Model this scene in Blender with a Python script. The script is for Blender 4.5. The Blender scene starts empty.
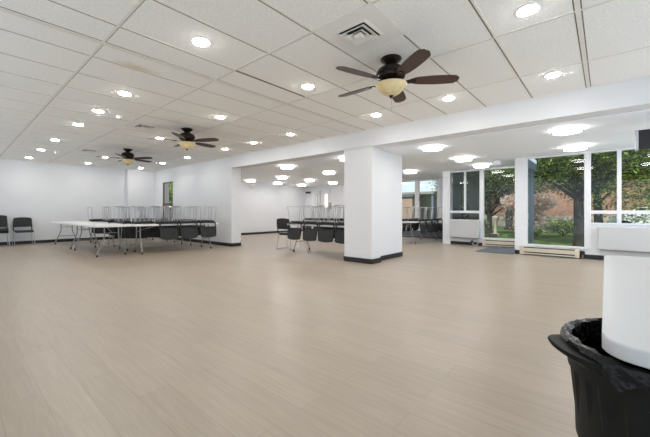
import bpy, bmesh, math, random
from mathutils import Vector, Matrix, Euler
PI = math.pi
sc = bpy.context.scene
C = sc.collection
random.seed(7)

# ------------------------------------------------------------------ camera
CAM_H = 1.063; ANG = 0.7308
cd = bpy.data.cameras.new('camera'); cam = bpy.data.objects.new('camera', cd); C.objects.link(cam)
cam.location = (0, 0, CAM_H); cam.rotation_euler = (PI/2, 0, ANG - PI/2)
cd.sensor_width = 36.0; cd.lens = 326.13/650*36.0
cd.shift_x = 12.0/650; cd.shift_y = -7.24/650
cd.clip_start = 0.05; cd.clip_end = 400
sc.camera = cam

# ------------------------------------------------------------------ world, sun, exposure
w = bpy.data.worlds.new('sky'); sc.world = w; w.use_nodes = True
nt = w.node_tree; bg = nt.nodes['Background']
bg.inputs['Color'].default_value = (0.80, 0.90, 1.0, 1); bg.inputs['Strength'].default_value = 1.7
_g = nt.nodes.new('ShaderNodeTexCoord'); _s = nt.nodes.new('ShaderNodeSeparateXYZ'); nt.links.new(_g.outputs['Generated'], _s.inputs[0])
_m = nt.nodes.new('ShaderNodeMapRange'); nt.links.new(_s.outputs['Y'], _m.inputs['Value'])      # sky made brighter towards -Y, to light the room through its unbuilt side
_m.inputs['From Min'].default_value = -1; _m.inputs['From Max'].default_value = 0.3; _m.inputs['To Min'].default_value = 1.75; _m.inputs['To Max'].default_value = 1.2
nt.links.new(_m.outputs['Result'], bg.inputs['Strength'])
sd = bpy.data.lights.new('sun', 'SUN'); sun = bpy.data.objects.new('sun', sd); C.objects.link(sun)
sd.energy = 6.0; sd.angle = math.radians(1.0); sd.color = (1.0, 0.95, 0.86)
sun.rotation_euler = (math.radians(43), 0, math.radians(-90))     # high, behind the roof, travelling towards +X
vs = sc.view_settings
sc.display_settings.display_device = 'sRGB'
vs.view_transform = 'Standard'; vs.look = 'None'; vs.gamma = 1.0; vs.exposure = 0.02; vs.use_curve_mapping = False
DOWN_E = 138.0; FLUSH_E = 17.0; FLUSH_LENS = 28.0
sc.cycles.use_denoising = True
sc.cycles.max_bounces = 10; sc.cycles.diffuse_bounces = 6; sc.cycles.transparent_max_bounces = 16
sc.cycles.sample_clamp_indirect = 6.0

# ------------------------------------------------------------------ materials
def nodes_of(name):
    m = bpy.data.materials.new(name); m.use_nodes = True
    return m, m.node_tree.nodes, m.node_tree.links, m.node_tree.nodes['Principled BSDF']

def mat(name, col, rough=0.5, metal=0.0, var=0.06, scale=20.0, bump=0.0, bscale=None, stretch=(1, 1, 1), spec=0.5):
    m, n, l, b = nodes_of(name)
    tc = n.new('ShaderNodeTexCoord'); mp = n.new('ShaderNodeMapping'); mp.inputs['Scale'].default_value = stretch
    l.new(tc.outputs['Object'], mp.inputs['Vector'])
    nz = n.new('ShaderNodeTexNoise'); nz.inputs['Scale'].default_value = scale; nz.inputs['Detail'].default_value = 4
    l.new(mp.outputs['Vector'], nz.inputs['Vector'])
    rp = n.new('ShaderNodeValToRGB')
    rp.color_ramp.elements[0].position = 0.3; rp.color_ramp.elements[1].position = 0.7
    rp.color_ramp.elements[0].color = tuple(max(0, c*(1-var)) for c in col) + (1,)
    rp.color_ramp.elements[1].color = tuple(min(1, c*(1+var)) for c in col) + (1,)
    l.new(nz.outputs['Fac'], rp.inputs['Fac']); l.new(rp.outputs['Color'], b.inputs['Base Color'])
    b.inputs['Roughness'].default_value = rough; b.inputs['Metallic'].default_value = metal
    b.inputs['Specular IOR Level'].default_value = spec
    if bump:
        n2 = n.new('ShaderNodeTexNoise'); n2.inputs['Scale'].default_value = bscale or scale; n2.inputs['Detail'].default_value = 3
        l.new(mp.outputs['Vector'], n2.inputs['Vector'])
        bp = n.new('ShaderNodeBump'); bp.inputs['Strength'].default_value = bump; bp.inputs['Distance'].default_value = 0.01
        l.new(n2.outputs['Fac'], bp.inputs['Height']); l.new(bp.outputs['Normal'], b.inputs['Normal'])
    return m

def emis(name, col, s):
    m, n, l, b = nodes_of(name)
    b.inputs['Base Color'].default_value = (*col, 1); b.inputs['Roughness'].default_value = 0.4
    b.inputs['Emission Color'].default_value = (*col, 1); b.inputs['Emission Strength'].default_value = s
    return m

def glass_mat():
    m = bpy.data.materials.new('window_glass'); m.use_nodes = True
    n = m.node_tree.nodes; l = m.node_tree.links; n.clear()
    o = n.new('ShaderNodeOutputMaterial'); t = n.new('ShaderNodeBsdfTransparent'); g = n.new('ShaderNodeBsdfGlossy')
    t.inputs['Color'].default_value = (0.86, 0.92, 0.90, 1); g.inputs['Roughness'].default_value = 0.0
    ge = n.new('ShaderNodeNewGeometry'); dp = n.new('ShaderNodeVectorMath'); dp.operation = 'DOT_PRODUCT'
    l.new(ge.outputs['Incoming'], dp.inputs[0]); l.new(ge.outputs['Normal'], dp.inputs[1])
    def mth(op, a, b=None, c=None):
        q = n.new('ShaderNodeMath'); q.operation = op
        for i_, v_ in enumerate((a, b, c)):
            if v_ is None: continue
            if isinstance(v_, (int, float)): q.inputs[i_].default_value = v_
            else: l.new(v_, q.inputs[i_])
        return q.outputs[0]
    # Schlick reflectance, the same from both sides of the pane
    fac = mth('MULTIPLY_ADD', mth('POWER', mth('SUBTRACT', 1.0, mth('ABSOLUTE', dp.outputs['Value'])), 5.0), 0.96, 0.045)
    mx = n.new('ShaderNodeMixShader')
    l.new(fac, mx.inputs['Fac']); l.new(t.outputs[0], mx.inputs[1]); l.new(g.outputs[0], mx.inputs[2])
    l.new(mx.outputs[0], o.inputs['Surface'])
    return m

def floor_mat():
    m, n, l, b = nodes_of('vinyl_planks')
    g = n.new('ShaderNodeNewGeometry'); sp = n.new('ShaderNodeSeparateXYZ'); l.new(g.outputs['Position'], sp.inputs[0])
    cb = n.new('ShaderNodeCombineXYZ'); l.new(sp.outputs['Y'], cb.inputs['X']); l.new(sp.outputs['X'], cb.inputs['Y'])
    br = n.new('ShaderNodeTexBrick'); br.offset = 0.37; br.offset_frequency = 2
    br.inputs['Scale'].default_value = 1.0; br.inputs['Brick Width'].default_value = 1.22; br.inputs['Row Height'].default_value = 0.18
    br.inputs['Mortar Size'].default_value = 0.0014; br.inputs['Mortar Smooth'].default_value = 0.3; br.inputs['Bias'].default_value = 0.0
    br.inputs['Color1'].default_value = (0.388, 0.322, 0.252, 1); br.inputs['Color2'].default_value = (0.422, 0.351, 0.277, 1)
    br.inputs['Mortar'].default_value = (0.30, 0.24, 0.19, 1)
    l.new(cb.outputs[0], br.inputs['Vector'])
    mp = n.new('ShaderNodeMapping'); mp.inputs['Scale'].default_value = (1.6, 22, 1); l.new(cb.outputs[0], mp.inputs['Vector'])
    nz = n.new('ShaderNodeTexNoise'); nz.inputs['Scale'].default_value = 1.6; nz.inputs['Detail'].default_value = 8; nz.inputs['Roughness'].default_value = 0.62
    nz.inputs['Distortion'].default_value = 0.7
    l.new(mp.outputs[0], nz.inputs['Vector'])
    rp = n.new('ShaderNodeValToRGB'); rp.color_ramp.elements[0].position = 0.25; rp.color_ramp.elements[1].position = 0.75
    rp.color_ramp.elements[0].color = (0.87, 0.865, 0.855, 1); rp.color_ramp.elements[1].color = (1.08, 1.08, 1.08, 1)
    l.new(nz.outputs['Fac'], rp.inputs['Fac'])
    mu = n.new('ShaderNodeMix'); mu.data_type = 'RGBA'; mu.blend_type = 'MULTIPLY'; mu.inputs['Factor'].default_value = 1.0
    l.new(br.outputs['Color'], mu.inputs[6]); l.new(rp.outputs['Color'], mu.inputs[7])
    l.new(mu.outputs[2], b.inputs['Base Color'])
    b.inputs['Roughness'].default_value = 0.36; b.inputs['Specular IOR Level'].default_value = 0.45
    bp = n.new('ShaderNodeBump'); bp.inputs['Strength'].default_value = 0.08; bp.inputs['Distance'].default_value = 0.004
    l.new(nz.outputs['Fac'], bp.inputs['Height']); l.new(bp.outputs['Normal'], b.inputs['Normal'])
    return m

def tile_mat():
    m, n, l, b = nodes_of('acoustic_tile')
    g = n.new('ShaderNodeNewGeometry')
    nz = n.new('ShaderNodeTexNoise'); nz.inputs['Scale'].default_value = 55; nz.inputs['Detail'].default_value = 5
    l.new(g.outputs['Position'], nz.inputs['Vector'])
    rp = n.new('ShaderNodeValToRGB'); rp.color_ramp.elements[0].position = 0.32; rp.color_ramp.elements[1].position = 0.62
    rp.color_ramp.elements[0].color = (0.83, 0.82, 0.79, 1); rp.color_ramp.elements[1].color = (0.935, 0.925, 0.90, 1)
    l.new(nz.outputs['Fac'], rp.inputs['Fac'])
    # old water stain on one tile
    vm = n.new('ShaderNodeVectorMath'); vm.operation = 'SUBTRACT'; vm.inputs[1].default_value = (1.44, 4.0, 2.708)
    l.new(g.outputs['Position'], vm.inputs[0])
    ms = n.new('ShaderNodeVectorMath'); ms.operation = 'MULTIPLY'; ms.inputs[1].default_value = (1.0, 2.4, 1.0)
    l.new(vm.outputs[0], ms.inputs[0])
    ln = n.new('ShaderNodeVectorMath'); ln.operation = 'LENGTH'; l.new(ms.outputs[0], ln.inputs[0])
    n2 = n.new('ShaderNodeTexNoise'); n2.inputs['Scale'].default_value = 7; l.new(g.outputs['Position'], n2.inputs['Vector'])
    ad = n.new('ShaderNodeMath'); ad.operation = 'MULTIPLY_ADD'; ad.inputs[1].default_value = 0.28
    l.new(n2.outputs['Fac'], ad.inputs[0]); l.new(ln.outputs['Value'], ad.inputs[2])
    mr = n.new('ShaderNodeMapRange'); mr.inputs['From Min'].default_value = 0.14; mr.inputs['From Max'].default_value = 0.42
    mr.inputs['To Min'].default_value = 0.75; mr.inputs['To Max'].default_value = 0.0
    l.new(ad.outputs[0], mr.inputs['Value'])
    mx = n.new('ShaderNodeMix'); mx.data_type = 'RGBA'; mx.inputs[7].default_value = (0.62, 0.50, 0.30, 1)
    l.new(mr.outputs['Result'], mx.inputs['Factor']); l.new(rp.outputs['Color'], mx.inputs[6])
    l.new(mx.outputs[2], b.inputs['Base Color'])
    b.inputs['Roughness'].default_value = 0.95; b.inputs['Specular IOR Level'].default_value = 0.1
    bp = n.new('ShaderNodeBump'); bp.inputs['Strength'].default_value = 0.25; bp.inputs['Distance'].default_value = 0.005
    l.new(nz.outputs['Fac'], bp.inputs['Height']); l.new(bp.outputs['Normal'], b.inputs['Normal'])
    return m

def leaf_mat(name, c1, c2):
    m = bpy.data.materials.new(name); m.use_nodes = True
    n = m.node_tree.nodes; l = m.node_tree.links; n.clear()
    o = n.new('ShaderNodeOutputMaterial'); d = n.new('ShaderNodeBsdfDiffuse'); t = n.new('ShaderNodeBsdfTranslucent')
    g = n.new('ShaderNodeNewGeometry'); rp = n.new('ShaderNodeValToRGB')
    rp.color_ramp.elements[0].color = (*c1, 1); rp.color_ramp.elements[1].color = (*c2, 1)
    e_ = rp.color_ramp.elements.new(0.55); e_.color = tuple(a*0.8+b*0.2 for a, b in zip(c1, c2)) + (1,)  # most leaves dark, a few bright: sun sparkle put into the colour
    l.new(g.outputs['Random Per Island'], rp.inputs['Fac'])
    l.new(rp.outputs['Color'], d.inputs['Color']); l.new(rp.outputs['Color'], t.inputs['Color'])
    mx = n.new('ShaderNodeMixShader'); mx.inputs['Fac'].default_value = 0.4
    l.new(d.outputs[0], mx.inputs[1]); l.new(t.outputs[0], mx.inputs[2]); l.new(mx.outputs[0], o.inputs['Surface'])
    return m

def brick_mat(name, c1, c2, mo, bw=0.22, rh=0.075):
    m, n, l, b = nodes_of(name)
    g = n.new('ShaderNodeNewGeometry'); sp = n.new('ShaderNodeSeparateXYZ'); l.new(g.outputs['Position'], sp.inputs[0])
    cb = n.new('ShaderNodeCombineXYZ'); l.new(sp.outputs['Y'], cb.inputs['X']); l.new(sp.outputs['Z'], cb.inputs['Y'])
    br = n.new('ShaderNodeTexBrick'); br.inputs['Scale'].default_value = 1
    br.inputs['Brick Width'].default_value = bw; br.inputs['Row Height'].default_value = rh; br.inputs['Mortar Size'].default_value = 0.008
    br.inputs['Color1'].default_value = (*c1, 1); br.inputs['Color2'].default_value = (*c2, 1); br.inputs['Mortar'].default_value = (*mo, 1)
    l.new(cb.outputs[0], br.inputs['Vector']); l.new(br.outputs['Color'], b.inputs['Base Color']); b.inputs['Roughness'].default_value = 0.9
    return m

M = dict(
    wall=mat('white_wall_paint', (0.735, 0.742, 0.765), 0.75, var=0.012, scale=3, bump=0.05, bscale=120),
    lowceil=mat('white_ceiling_paint', (0.90, 0.925, 0.97), 0.7, var=0.01, scale=2),
    floor=floor_mat(), tile=tile_mat(),
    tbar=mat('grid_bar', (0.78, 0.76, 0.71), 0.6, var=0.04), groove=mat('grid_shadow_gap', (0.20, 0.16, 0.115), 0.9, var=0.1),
    base=mat('black_vinyl_base', (0.012, 0.012, 0.013), 0.45, var=0.1),
    frame=mat('white_window_frame', (0.80, 0.81, 0.84), 0.45, var=0.02), glass=glass_mat(),
    bronze=mat('dark_bronze', (0.018, 0.012, 0.009), 0.35, 0.6, var=0.25),
    blade=mat('walnut_blade', (0.060, 0.028, 0.022), 0.42, var=0.3, scale=8, stretch=(1, 14, 14)),
    amber=mat('amber_alabaster_glass', (0.74, 0.60, 0.33), 0.35, var=0.14, scale=9, bump=0.1),
    chrome=mat('chrome', (0.50, 0.50, 0.51), 0.36, 1.0, var=0.03),
    black=mat('black_plastic', (0.011, 0.011, 0.012), 0.45, var=0.12),
    mesh=mat('charcoal_upholstery', (0.024, 0.0245, 0.026), 0.8, var=0.2, scale=90, bump=0.1),
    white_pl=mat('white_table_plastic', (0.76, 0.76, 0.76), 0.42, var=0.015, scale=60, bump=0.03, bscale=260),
    dimmed_pl=mat('dimmed_table_plastic', (0.53, 0.535, 0.54), 0.45, var=0.015, scale=60, bump=0.03, bscale=260),  # table white dimmed in colour, against strong light from the open side
    grey_leg=mat('grey_powder_coat', (0.30, 0.29, 0.28), 0.4, 0.4, var=0.06),
    cap=mat('black_rubber', (0.012, 0.012, 0.012), 0.7),
    light=emis('downlight_lens', (1.0, 0.965, 0.90), DOWN_E), flush=emis('flush_side_acrylic', (1.0, 0.99, 0.97), FLUSH_E), flens=emis('flush_lens', (1.0, 0.985, 0.965), FLUSH_LENS),
    ring=mat('white_trim_ring', (0.85, 0.85, 0.84), 0.4, var=0.02),
    vent=mat('vent_enamel', (0.80, 0.78, 0.73), 0.5, var=0.03), dark=mat('duct_dark', (0.05, 0.045, 0.04), 0.9),
    panel=mat('white_ceiling_panel', (0.84, 0.83, 0.80), 0.7, var=0.01),
    heater=mat('heater_enamel', (0.57, 0.575, 0.58), 0.45, var=0.015), beige=mat('beige_heater_enamel', (0.62, 0.56, 0.46), 0.45, var=0.03),
    mat_=mat('entrance_mat', (0.13, 0.14, 0.17), 0.95, var=0.25, scale=140), can=mat('trash_can_plastic', (0.010, 0.011, 0.010), 0.55, var=0.15, spec=0.16),
    bag=mat('black_bag_film', (0.006, 0.006, 0.007), 0.17, var=0.1, bump=0.9, bscale=22, spec=0.28),
    silver=mat('brushed_silver', (0.55, 0.55, 0.57), 0.3, 0.9), screen=mat('screen_black', (0.010, 0.010, 0.013), 0.3),
    grass=mat('lawn_grass', (0.10, 0.17, 0.045), 0.95, var=0.55, scale=2.5), conc=mat('path_concrete', (0.42, 0.45, 0.50), 0.9, var=0.1, scale=3),
    bark=mat('tree_bark', (0.030, 0.026, 0.023), 0.9, var=0.4, scale=9, bump=0.6, bscale=14, stretch=(1, 1, 0.25)),
    leaf1=leaf_mat('leaf_bright', (0.035, 0.085, 0.012), (0.50, 0.62, 0.13)), leaf2=leaf_mat('leaf_deep', (0.010, 0.026, 0.009), (0.30, 0.40, 0.10)),
    leaf3=leaf_mat('leaf_pale', (0.015, 0.035, 0.014), (0.55, 0.60, 0.38)), bloom_and_sun=leaf_mat('blossom_and_sunlit_leaf', (0.72, 0.50, 0.42), (0.95, 0.86, 0.80)),
    brick=brick_mat('warm_brick', (0.24, 0.115, 0.075), (0.34, 0.17, 0.11), (0.30, 0.22, 0.18)),
    stone=mat('pale_stone', (0.36, 0.32, 0.27), 0.85, var=0.08), slate=mat('blue_grey_steel', (0.13, 0.17, 0.23), 0.5, 0.2),
    roofw=mat('white_roof', (0.85, 0.86, 0.88), 0.6), brownw=mat('brown_render', (0.30, 0.21, 0.17), 0.9, var=0.12, scale=2),
    car_w=mat('white_car_paint', (0.80, 0.81, 0.82), 0.2, var=0.01), car_r=mat('red_car_paint', (0.45, 0.03, 0.03), 0.2, var=0.02),
    car_b=mat('blue_car_paint', (0.10, 0.17, 0.32), 0.2, var=0.02), carglass=mat('car_glass', (0.03, 0.04, 0.05), 0.08),
    doorp=mat('door_paint', (0.74, 0.75, 0.77), 0.5, var=0.015), copper=mat('copper_pipe', (0.30, 0.20, 0.15), 0.35, 0.8),
    wood=mat('dark_oak_frame', (0.13, 0.085, 0.055), 0.5, var=0.2), cloth=mat('grey_curtain', (0.36, 0.36, 0.37), 0.9, var=0.12),
    cladding=mat('dark_cladding', (0.085, 0.085, 0.085), 0.8, var=0.2, scale=3, stretch=(6, 6, 0.4)),
    rim=mat('grey_lamp_rim', (0.30, 0.30, 0.30), 0.5),
    tan=mat('tan_card', (0.45, 0.30, 0.14), 0.8), lite=emis('glowing_lite', (1.0, 0.97, 0.9), 1.1),
)

# ------------------------------------------------------------------ mesh helpers
class MB:
    def __init__(s): s.bm = bmesh.new()
    def box(s, a, b, mtx=None, bev=0.0):
        (x0, y0, z0), (x1, y1, z1) = a, b
        vs_ = [s.bm.verts.new(p) for p in [(x0, y0, z0), (x1, y0, z0), (x1, y1, z0), (x0, y1, z0), (x0, y0, z1), (x1, y0, z1), (x1, y1, z1), (x0, y1, z1)]]
        fs = [s.bm.faces.new([vs_[i] for i in q]) for q in [(0, 3, 2, 1), (4, 5, 6, 7), (0, 1, 5, 4), (1, 2, 6, 5), (2, 3, 7, 6), (3, 0, 4, 7)]]
        if mtx: bmesh.ops.transform(s.bm, matrix=mtx, verts=vs_)
        if bev:
            ed = {e for f in fs for e in f.edges}
            bmesh.ops.bevel(s.bm, geom=list(ed), offset=bev, segments=2, affect='EDGES', profile=0.5)
        return s
    def tube(s, pts, r, n=8, caps=True, closed=False):
        pts = [Vector(p) for p in pts]; rings = []; k = len(pts)
        rs = r if isinstance(r, (list, tuple)) else [r]*k
        prev = None
        for i, p in enumerate(pts):
            if closed: d = pts[(i+1) % k] - pts[i-1]
            else: d = pts[min(i+1, k-1)] - pts[max(i-1, 0)]
            d.normalize()
            u = prev - d*prev.dot(d) if prev is not None else d.orthogonal()
            if u.length < 1e-6: u = d.orthogonal()
            u.normalize(); prev = u; v = d.cross(u)
            rings.append([s.bm.verts.new(p + (u*math.cos(2*PI*j/n) + v*math.sin(2*PI*j/n))*rs[i]) for j in range(n)])
        for i in range(k if closed else k-1):
            A, B = rings[i], rings[(i+1) % k]
            for j in range(n): s.bm.faces.new([A[j], A[(j+1) % n], B[(j+1) % n], B[j]])
        if caps and not closed:
            s.bm.faces.new(list(reversed(rings[0]))); s.bm.faces.new(rings[-1])
        return s
    def lathe(s, prof, n=24, c=(0, 0, 0), cap0=True, cap1=True):
        c = Vector(c); rings = []
        for r, z in prof:
            rings.append([s.bm.verts.new(c + Vector((r*math.cos(2*PI*j/n), r*math.sin(2*PI*j/n), z))) for j in range(n)])
        for A, B in zip(rings, rings[1:]):
            for j in range(n): s.bm.faces.new([A[j], A[(j+1) % n], B[(j+1) % n], B[j]])
        if cap0: s.bm.faces.new(list(reversed(rings[0])))
        if cap1: s.bm.faces.new(rings[-1])
        return s
    def prism(s, poly, z0, z1, bev=0.0):
        a = [s.bm.verts.new((x, y, z0)) for x, y in poly]; b = [s.bm.verts.new((x, y, z1)) for x, y in poly]
        k = len(poly); fs = [s.bm.faces.new(list(reversed(a))), s.bm.faces.new(b)]
        for j in range(k): s.bm.faces.new([a[j], a[(j+1) % k], b[(j+1) % k], b[j]])
        if bev:
            ed = list(fs[0].edges) + list(fs[1].edges)
            bmesh.ops.bevel(s.bm, geom=ed, offset=bev, segments=3, affect='EDGES', profile=0.5)
        return s
    def grid(s, f, nu, nv, thick):
        # sheet f(u,v) -> (point, normal), u,v in 0..1, with thickness
        top = []; bot = []
        for i in range(nu+1):
            ta = []; ba = []
            for j in range(nv+1):
                p, nn = f(i/nu, j/nv); p = Vector(p); nn = Vector(nn).normalized()
                ta.append(s.bm.verts.new(p + nn*thick/2)); ba.append(s.bm.verts.new(p - nn*thick/2))
            top.append(ta); bot.append(ba)
        for i in range(nu):
            for j in range(nv):
                s.bm.faces.new([top[i][j], top[i+1][j], top[i+1][j+1], top[i][j+1]])
                s.bm.faces.new([bot[i][j], bot[i][j+1], bot[i+1][j+1], bot[i+1][j]])
        for i in range(nu):
            for j in (0, nv): s.bm.faces.new([top[i][j], bot[i][j], bot[i+1][j], top[i+1][j]])
        for j in range(nv):
            for i in (0, nu): s.bm.faces.new([top[i][j], top[i][j+1], bot[i][j+1], bot[i][j]])
        return s
    def build(s, name, m, parent=None, smooth=False, loc=None):
        bmesh.ops.recalc_face_normals(s.bm, faces=s.bm.faces)
        me = bpy.data.meshes.new(name); s.bm.to_mesh(me); s.bm.free(); me.materials.append(m)
        if smooth:
            for p in me.polygons: p.use_smooth = True
            me.set_sharp_from_angle(angle=math.radians(38))
        o = bpy.data.objects.new(name, me); C.objects.link(o)
        if parent: o.parent = parent
        if loc: o.location = loc
        return o

def tag(o, label=None, cat=None, group=None, kind=None):
    if label: o['label'] = label
    if cat: o['category'] = cat
    if group: o['group'] = group
    if kind: o['kind'] = kind
    return o
def thing(name, label, cat, loc=(0, 0, 0), rz=0, group=None):
    o = bpy.data.objects.new(name, None); C.objects.link(o); o.location = loc; o.rotation_euler = (0, 0, rz)
    o.empty_display_size = 0.1
    return tag(o, label, cat, group)
def struct(name, mb, m, parent=None):
    o = mb.build(name, m, parent)
    if not parent: o['kind'] = 'structure'
    return o
def dup(root, name, loc, rot, label, group=None):
    r = root.copy(); C.objects.link(r); r.name = name; r.location = loc; r.rotation_euler = rot
    r['label'] = label
    if group: r['group'] = group
    for ch in list(root.children):
        c = ch.copy(); C.objects.link(c); c.parent = r
        for g in list(ch.children):
            d = g.copy(); C.objects.link(d); d.parent = c
    return r
def rrect(x0, y0, x1, y1, r, n=6):
    out = []
    for cx, cy, a0 in [(x1-r, y1-r, 0), (x0+r, y1-r, PI/2), (x0+r, y0+r, PI), (x1-r, y0+r, 1.5*PI)]:
        for i in range(n+1):
            a = a0 + PI/2*i/n; out.append((cx + r*math.cos(a), cy + r*math.sin(a)))
    return out
ORD = ['first', 'second', 'third', 'fourth', 'fifth', 'sixth', 'seventh', 'eighth', 'ninth']

# ------------------------------------------------------------------ STRUCTURE
HC = 2.708; LC = 2.38; XS = 5.66; XW = 9.5; XL = 10.9; XF = 12.75; YB = 12.0; YL = 14.05; X0 = -1.3; Y0 = -1.5
struct('floor', MB().box((X0, Y0, -0.12), (XW+0.02, YL, 0)).box((XW+0.02, 1.45, -0.12), (XL+0.02, YL, 0)).box((XL+0.02, 3.9, -0.12), (XF, YB+.05, 0)), M['floor'])
struct('ceiling', MB().box((X0-3.2, Y0, HC), (XS+0.05, YL+.2, HC+0.12)), M['tile'])  # runs on unseen behind the camera, extended to block the sun
# lower ceiling of the far side and the bulkhead along it
cl = MB().box((XS+0.34, Y0, LC), (XW+0.2, YB+0.2, LC+0.12)).box((XW+0.2, 1.45, LC), (XL+0.2, YB+.2, LC+0.12)).box((XL+0.2, 3.8, LC), (XF+.2, YB+0.2, LC+0.12))
struct('ceiling', cl, M['lowceil'])
struct('trim_1', MB().box((XS, Y0, LC-0.008), (XS+0.34, 11.95, HC+0.01)).box((XS, 11.95, LC-0.008), (XS+0.12, YL, HC+0.01)), M['wall'])        # bulkhead
struct('trim_2', MB().box((XS+0.34, Y0, LC-0.02), (6.72, 3.5, LC+0.01)), M['lowceil'])     # shallow drop by the pillar

# ceiling grid
bars = MB(); gro = MB()
xl = [1.001 + 1.2192*k for k in range(-3, 4)]
yl = [3.213 - 0.6096*k for k in range(0, 13) if abs(3.213-0.6096*k-0.165) > 0.05] + [4.043 + 0.6096*k for k in range(0, 16)]
for x in xl:
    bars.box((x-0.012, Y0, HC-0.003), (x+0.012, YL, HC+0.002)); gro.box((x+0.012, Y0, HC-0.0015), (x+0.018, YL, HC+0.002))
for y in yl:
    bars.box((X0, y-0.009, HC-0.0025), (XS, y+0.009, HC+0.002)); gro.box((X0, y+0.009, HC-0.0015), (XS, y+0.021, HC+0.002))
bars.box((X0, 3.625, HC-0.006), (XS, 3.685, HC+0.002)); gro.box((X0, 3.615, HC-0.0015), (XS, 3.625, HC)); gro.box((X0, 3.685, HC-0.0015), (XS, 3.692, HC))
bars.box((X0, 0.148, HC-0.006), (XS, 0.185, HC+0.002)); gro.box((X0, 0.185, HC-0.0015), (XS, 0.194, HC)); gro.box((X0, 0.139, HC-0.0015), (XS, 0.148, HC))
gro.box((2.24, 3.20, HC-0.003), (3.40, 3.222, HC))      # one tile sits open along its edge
struct('trim_3', bars, M['tbar']); struct('trim_4', gro, M['groove'])
bars = MB().box((X0, YL-0.022, HC-0.02), (4.64, YL, HC)).box((4.64, YL-.22, HC-0.02), (XS, YL-.2, HC)).box((XS-0.012, Y0, HC-0.014), (XS, YL, HC+.001))
struct('trim_5', bars, M['tbar'])

# main-room walls
struct('wall_left', MB().box((X0-.2, YL, -0.1), (XS+.12, YL+0.2, HC+0.1)).box((4.64, YL-0.2, 0), (XS, YL, HC)), M['wall'])
YE = 8.36; WX = XS + 0.34
wy0, wy1, wz0, wz1 = 12.2, 13.11, 0.75, 2.2
mw = MB().box((XS, YE, 0), (WX, 11.95, LC)).box((XS, 11.95, 0), (XS+0.12, wy0, LC)).box((XS, wy1, 0), (XS+.12, YL+.1, LC)).box((XS, wy0, 0), (XS+0.12, wy1, wz0)).box((XS, wy0, wz1), (XS+0.12, wy1, LC))
mw.box((WX, 9.05, 0), (6.5, 11.95, LC))
struct('wall_middle', mw, M['wall'])
struct('wall_pillar', MB().box((XS, 3.49, 0), (WX, 4.17, LC)).box((WX, 3.60, 0), (7.19, 3.82, LC)), M['wall'])
# far-side walls
dy0, dy1 = 10.32, 10.94
fw = MB().box((XF, dy1, -0.1), (XF+0.2, YB+0.2, LC+0.1)).box((XF, 6.75, -0.1), (XF+0.2, dy0, LC+0.1)).box((XF, dy0, 2.1), (XF+0.2, dy1, LC+0.1))
fw.box((XF, 3.9, -0.1), (XF+0.2, 6.75, 0.3)).box((XF, 3.9, 2.34), (XF+0.2, 6.75, LC+.1)).box((XF, 3.9, -0.1), (XF+0.2, 4.5, LC+0.1))
struct('wall_far', fw, M['wall'])
struct('wall_end', MB().box((8.5, YB, -0.1), (XF+0.2, YB+0.2, LC+0.1)), M['wall'])
struct('wall_alcove', MB().box((XL, 3.88, -0.1), (XF, 3.99, LC+0.1)), M['wall'])
struct('wall_outside', MB().box((XL+.15, 3.80, -0.12), (14.3, 3.88, 3.4)).box((XF+.2, 3.88, -0.12), (14.3, 4.0, 3.4)), M['cladding'])
struct('wall_column', MB().box((XL-0.03, 3.75, -0.1), (XL+0.15, 3.995, LC+0.02)), M['frame'])
struct('wall_pier', MB().box((XW-0.03, 1.437, -0.1), (XW+0.06, 1.69, LC+0.02)), M['frame'])
struct('trim_6', MB().box((XL+0.0, 1.50, -0.1), (XL+0.13, 1.63, LC)).box((XW+.06, 1.44, 2.18), (XL+.13, 1.66, LC)).box((XW+.06, 1.50, -0.1), (XL, 1.60, 0.16)), M['slate'])
lw = MB().box((XL, 2.86, -0.1), (XL+0.15, 3.79, 0.78)).box((XL, 1.66, -0.1), (XL+0.15, 2.86, 0.25)).box((XL, 1.66, 2.33), (XL+0.15, 3.79, LC+0.1))
struct('wall_window', lw, M['frame'])
rw = MB().box((XW, 0.3, -0.1), (XW+0.15, 1.42, 0.25)).box((XW, Y0, -0.1), (XW+0.15, 0.3, 0.80)).box((XW, Y0, 2.365), (XW+0.15, 1.42, LC+0.1))
struct('wall_window', rw, M['frame'])

# baseboards
def bb(name, boxes):
    mb = MB()
    for a, b in boxes: mb.box(a, b)
    return struct(name, mb, M['base'])
H = 0.10
bb('baseboard_left', [((X0, YL-0.012, 0), (4.63, YL, H)), ((4.628, YL-0.212, 0), (XS, YL-.2, H))])
bb('baseboard_middle', [((XS-0.012, YE-.012, 0), (XS, YL-.21, H)), ((XS-0.01, YE-0.012, 0), (WX, YE, H)), ((WX, 9.038, 0), (6.5, 9.05, H))])
bb('baseboard_pillar', [((XS-0.012, 3.478, 0), (XS, 4.182, H)), ((XS-0.01, 3.478, 0), (WX+.01, 3.49, H)), ((WX, 3.588, 0), (7.2, 3.60, H))])
bb('baseboard_end', [((8.5, YB-0.012, 0), (XF, YB, H))])
bb('baseboard_far', [((XF-0.012, dy1, 0), (XF, YB, H)), ((XF-0.012, 4, 0), (XF, dy0, H))])
bb('baseboard_window', [((XL-0.012, 2.8, 0), (XL, 4.0, H)), ((XW-0.042, 1.437, 0), (XW-0.03, 1.69, H)), ((XW-0.012, -1.5, 0), (XW, .5, H))])

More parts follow.
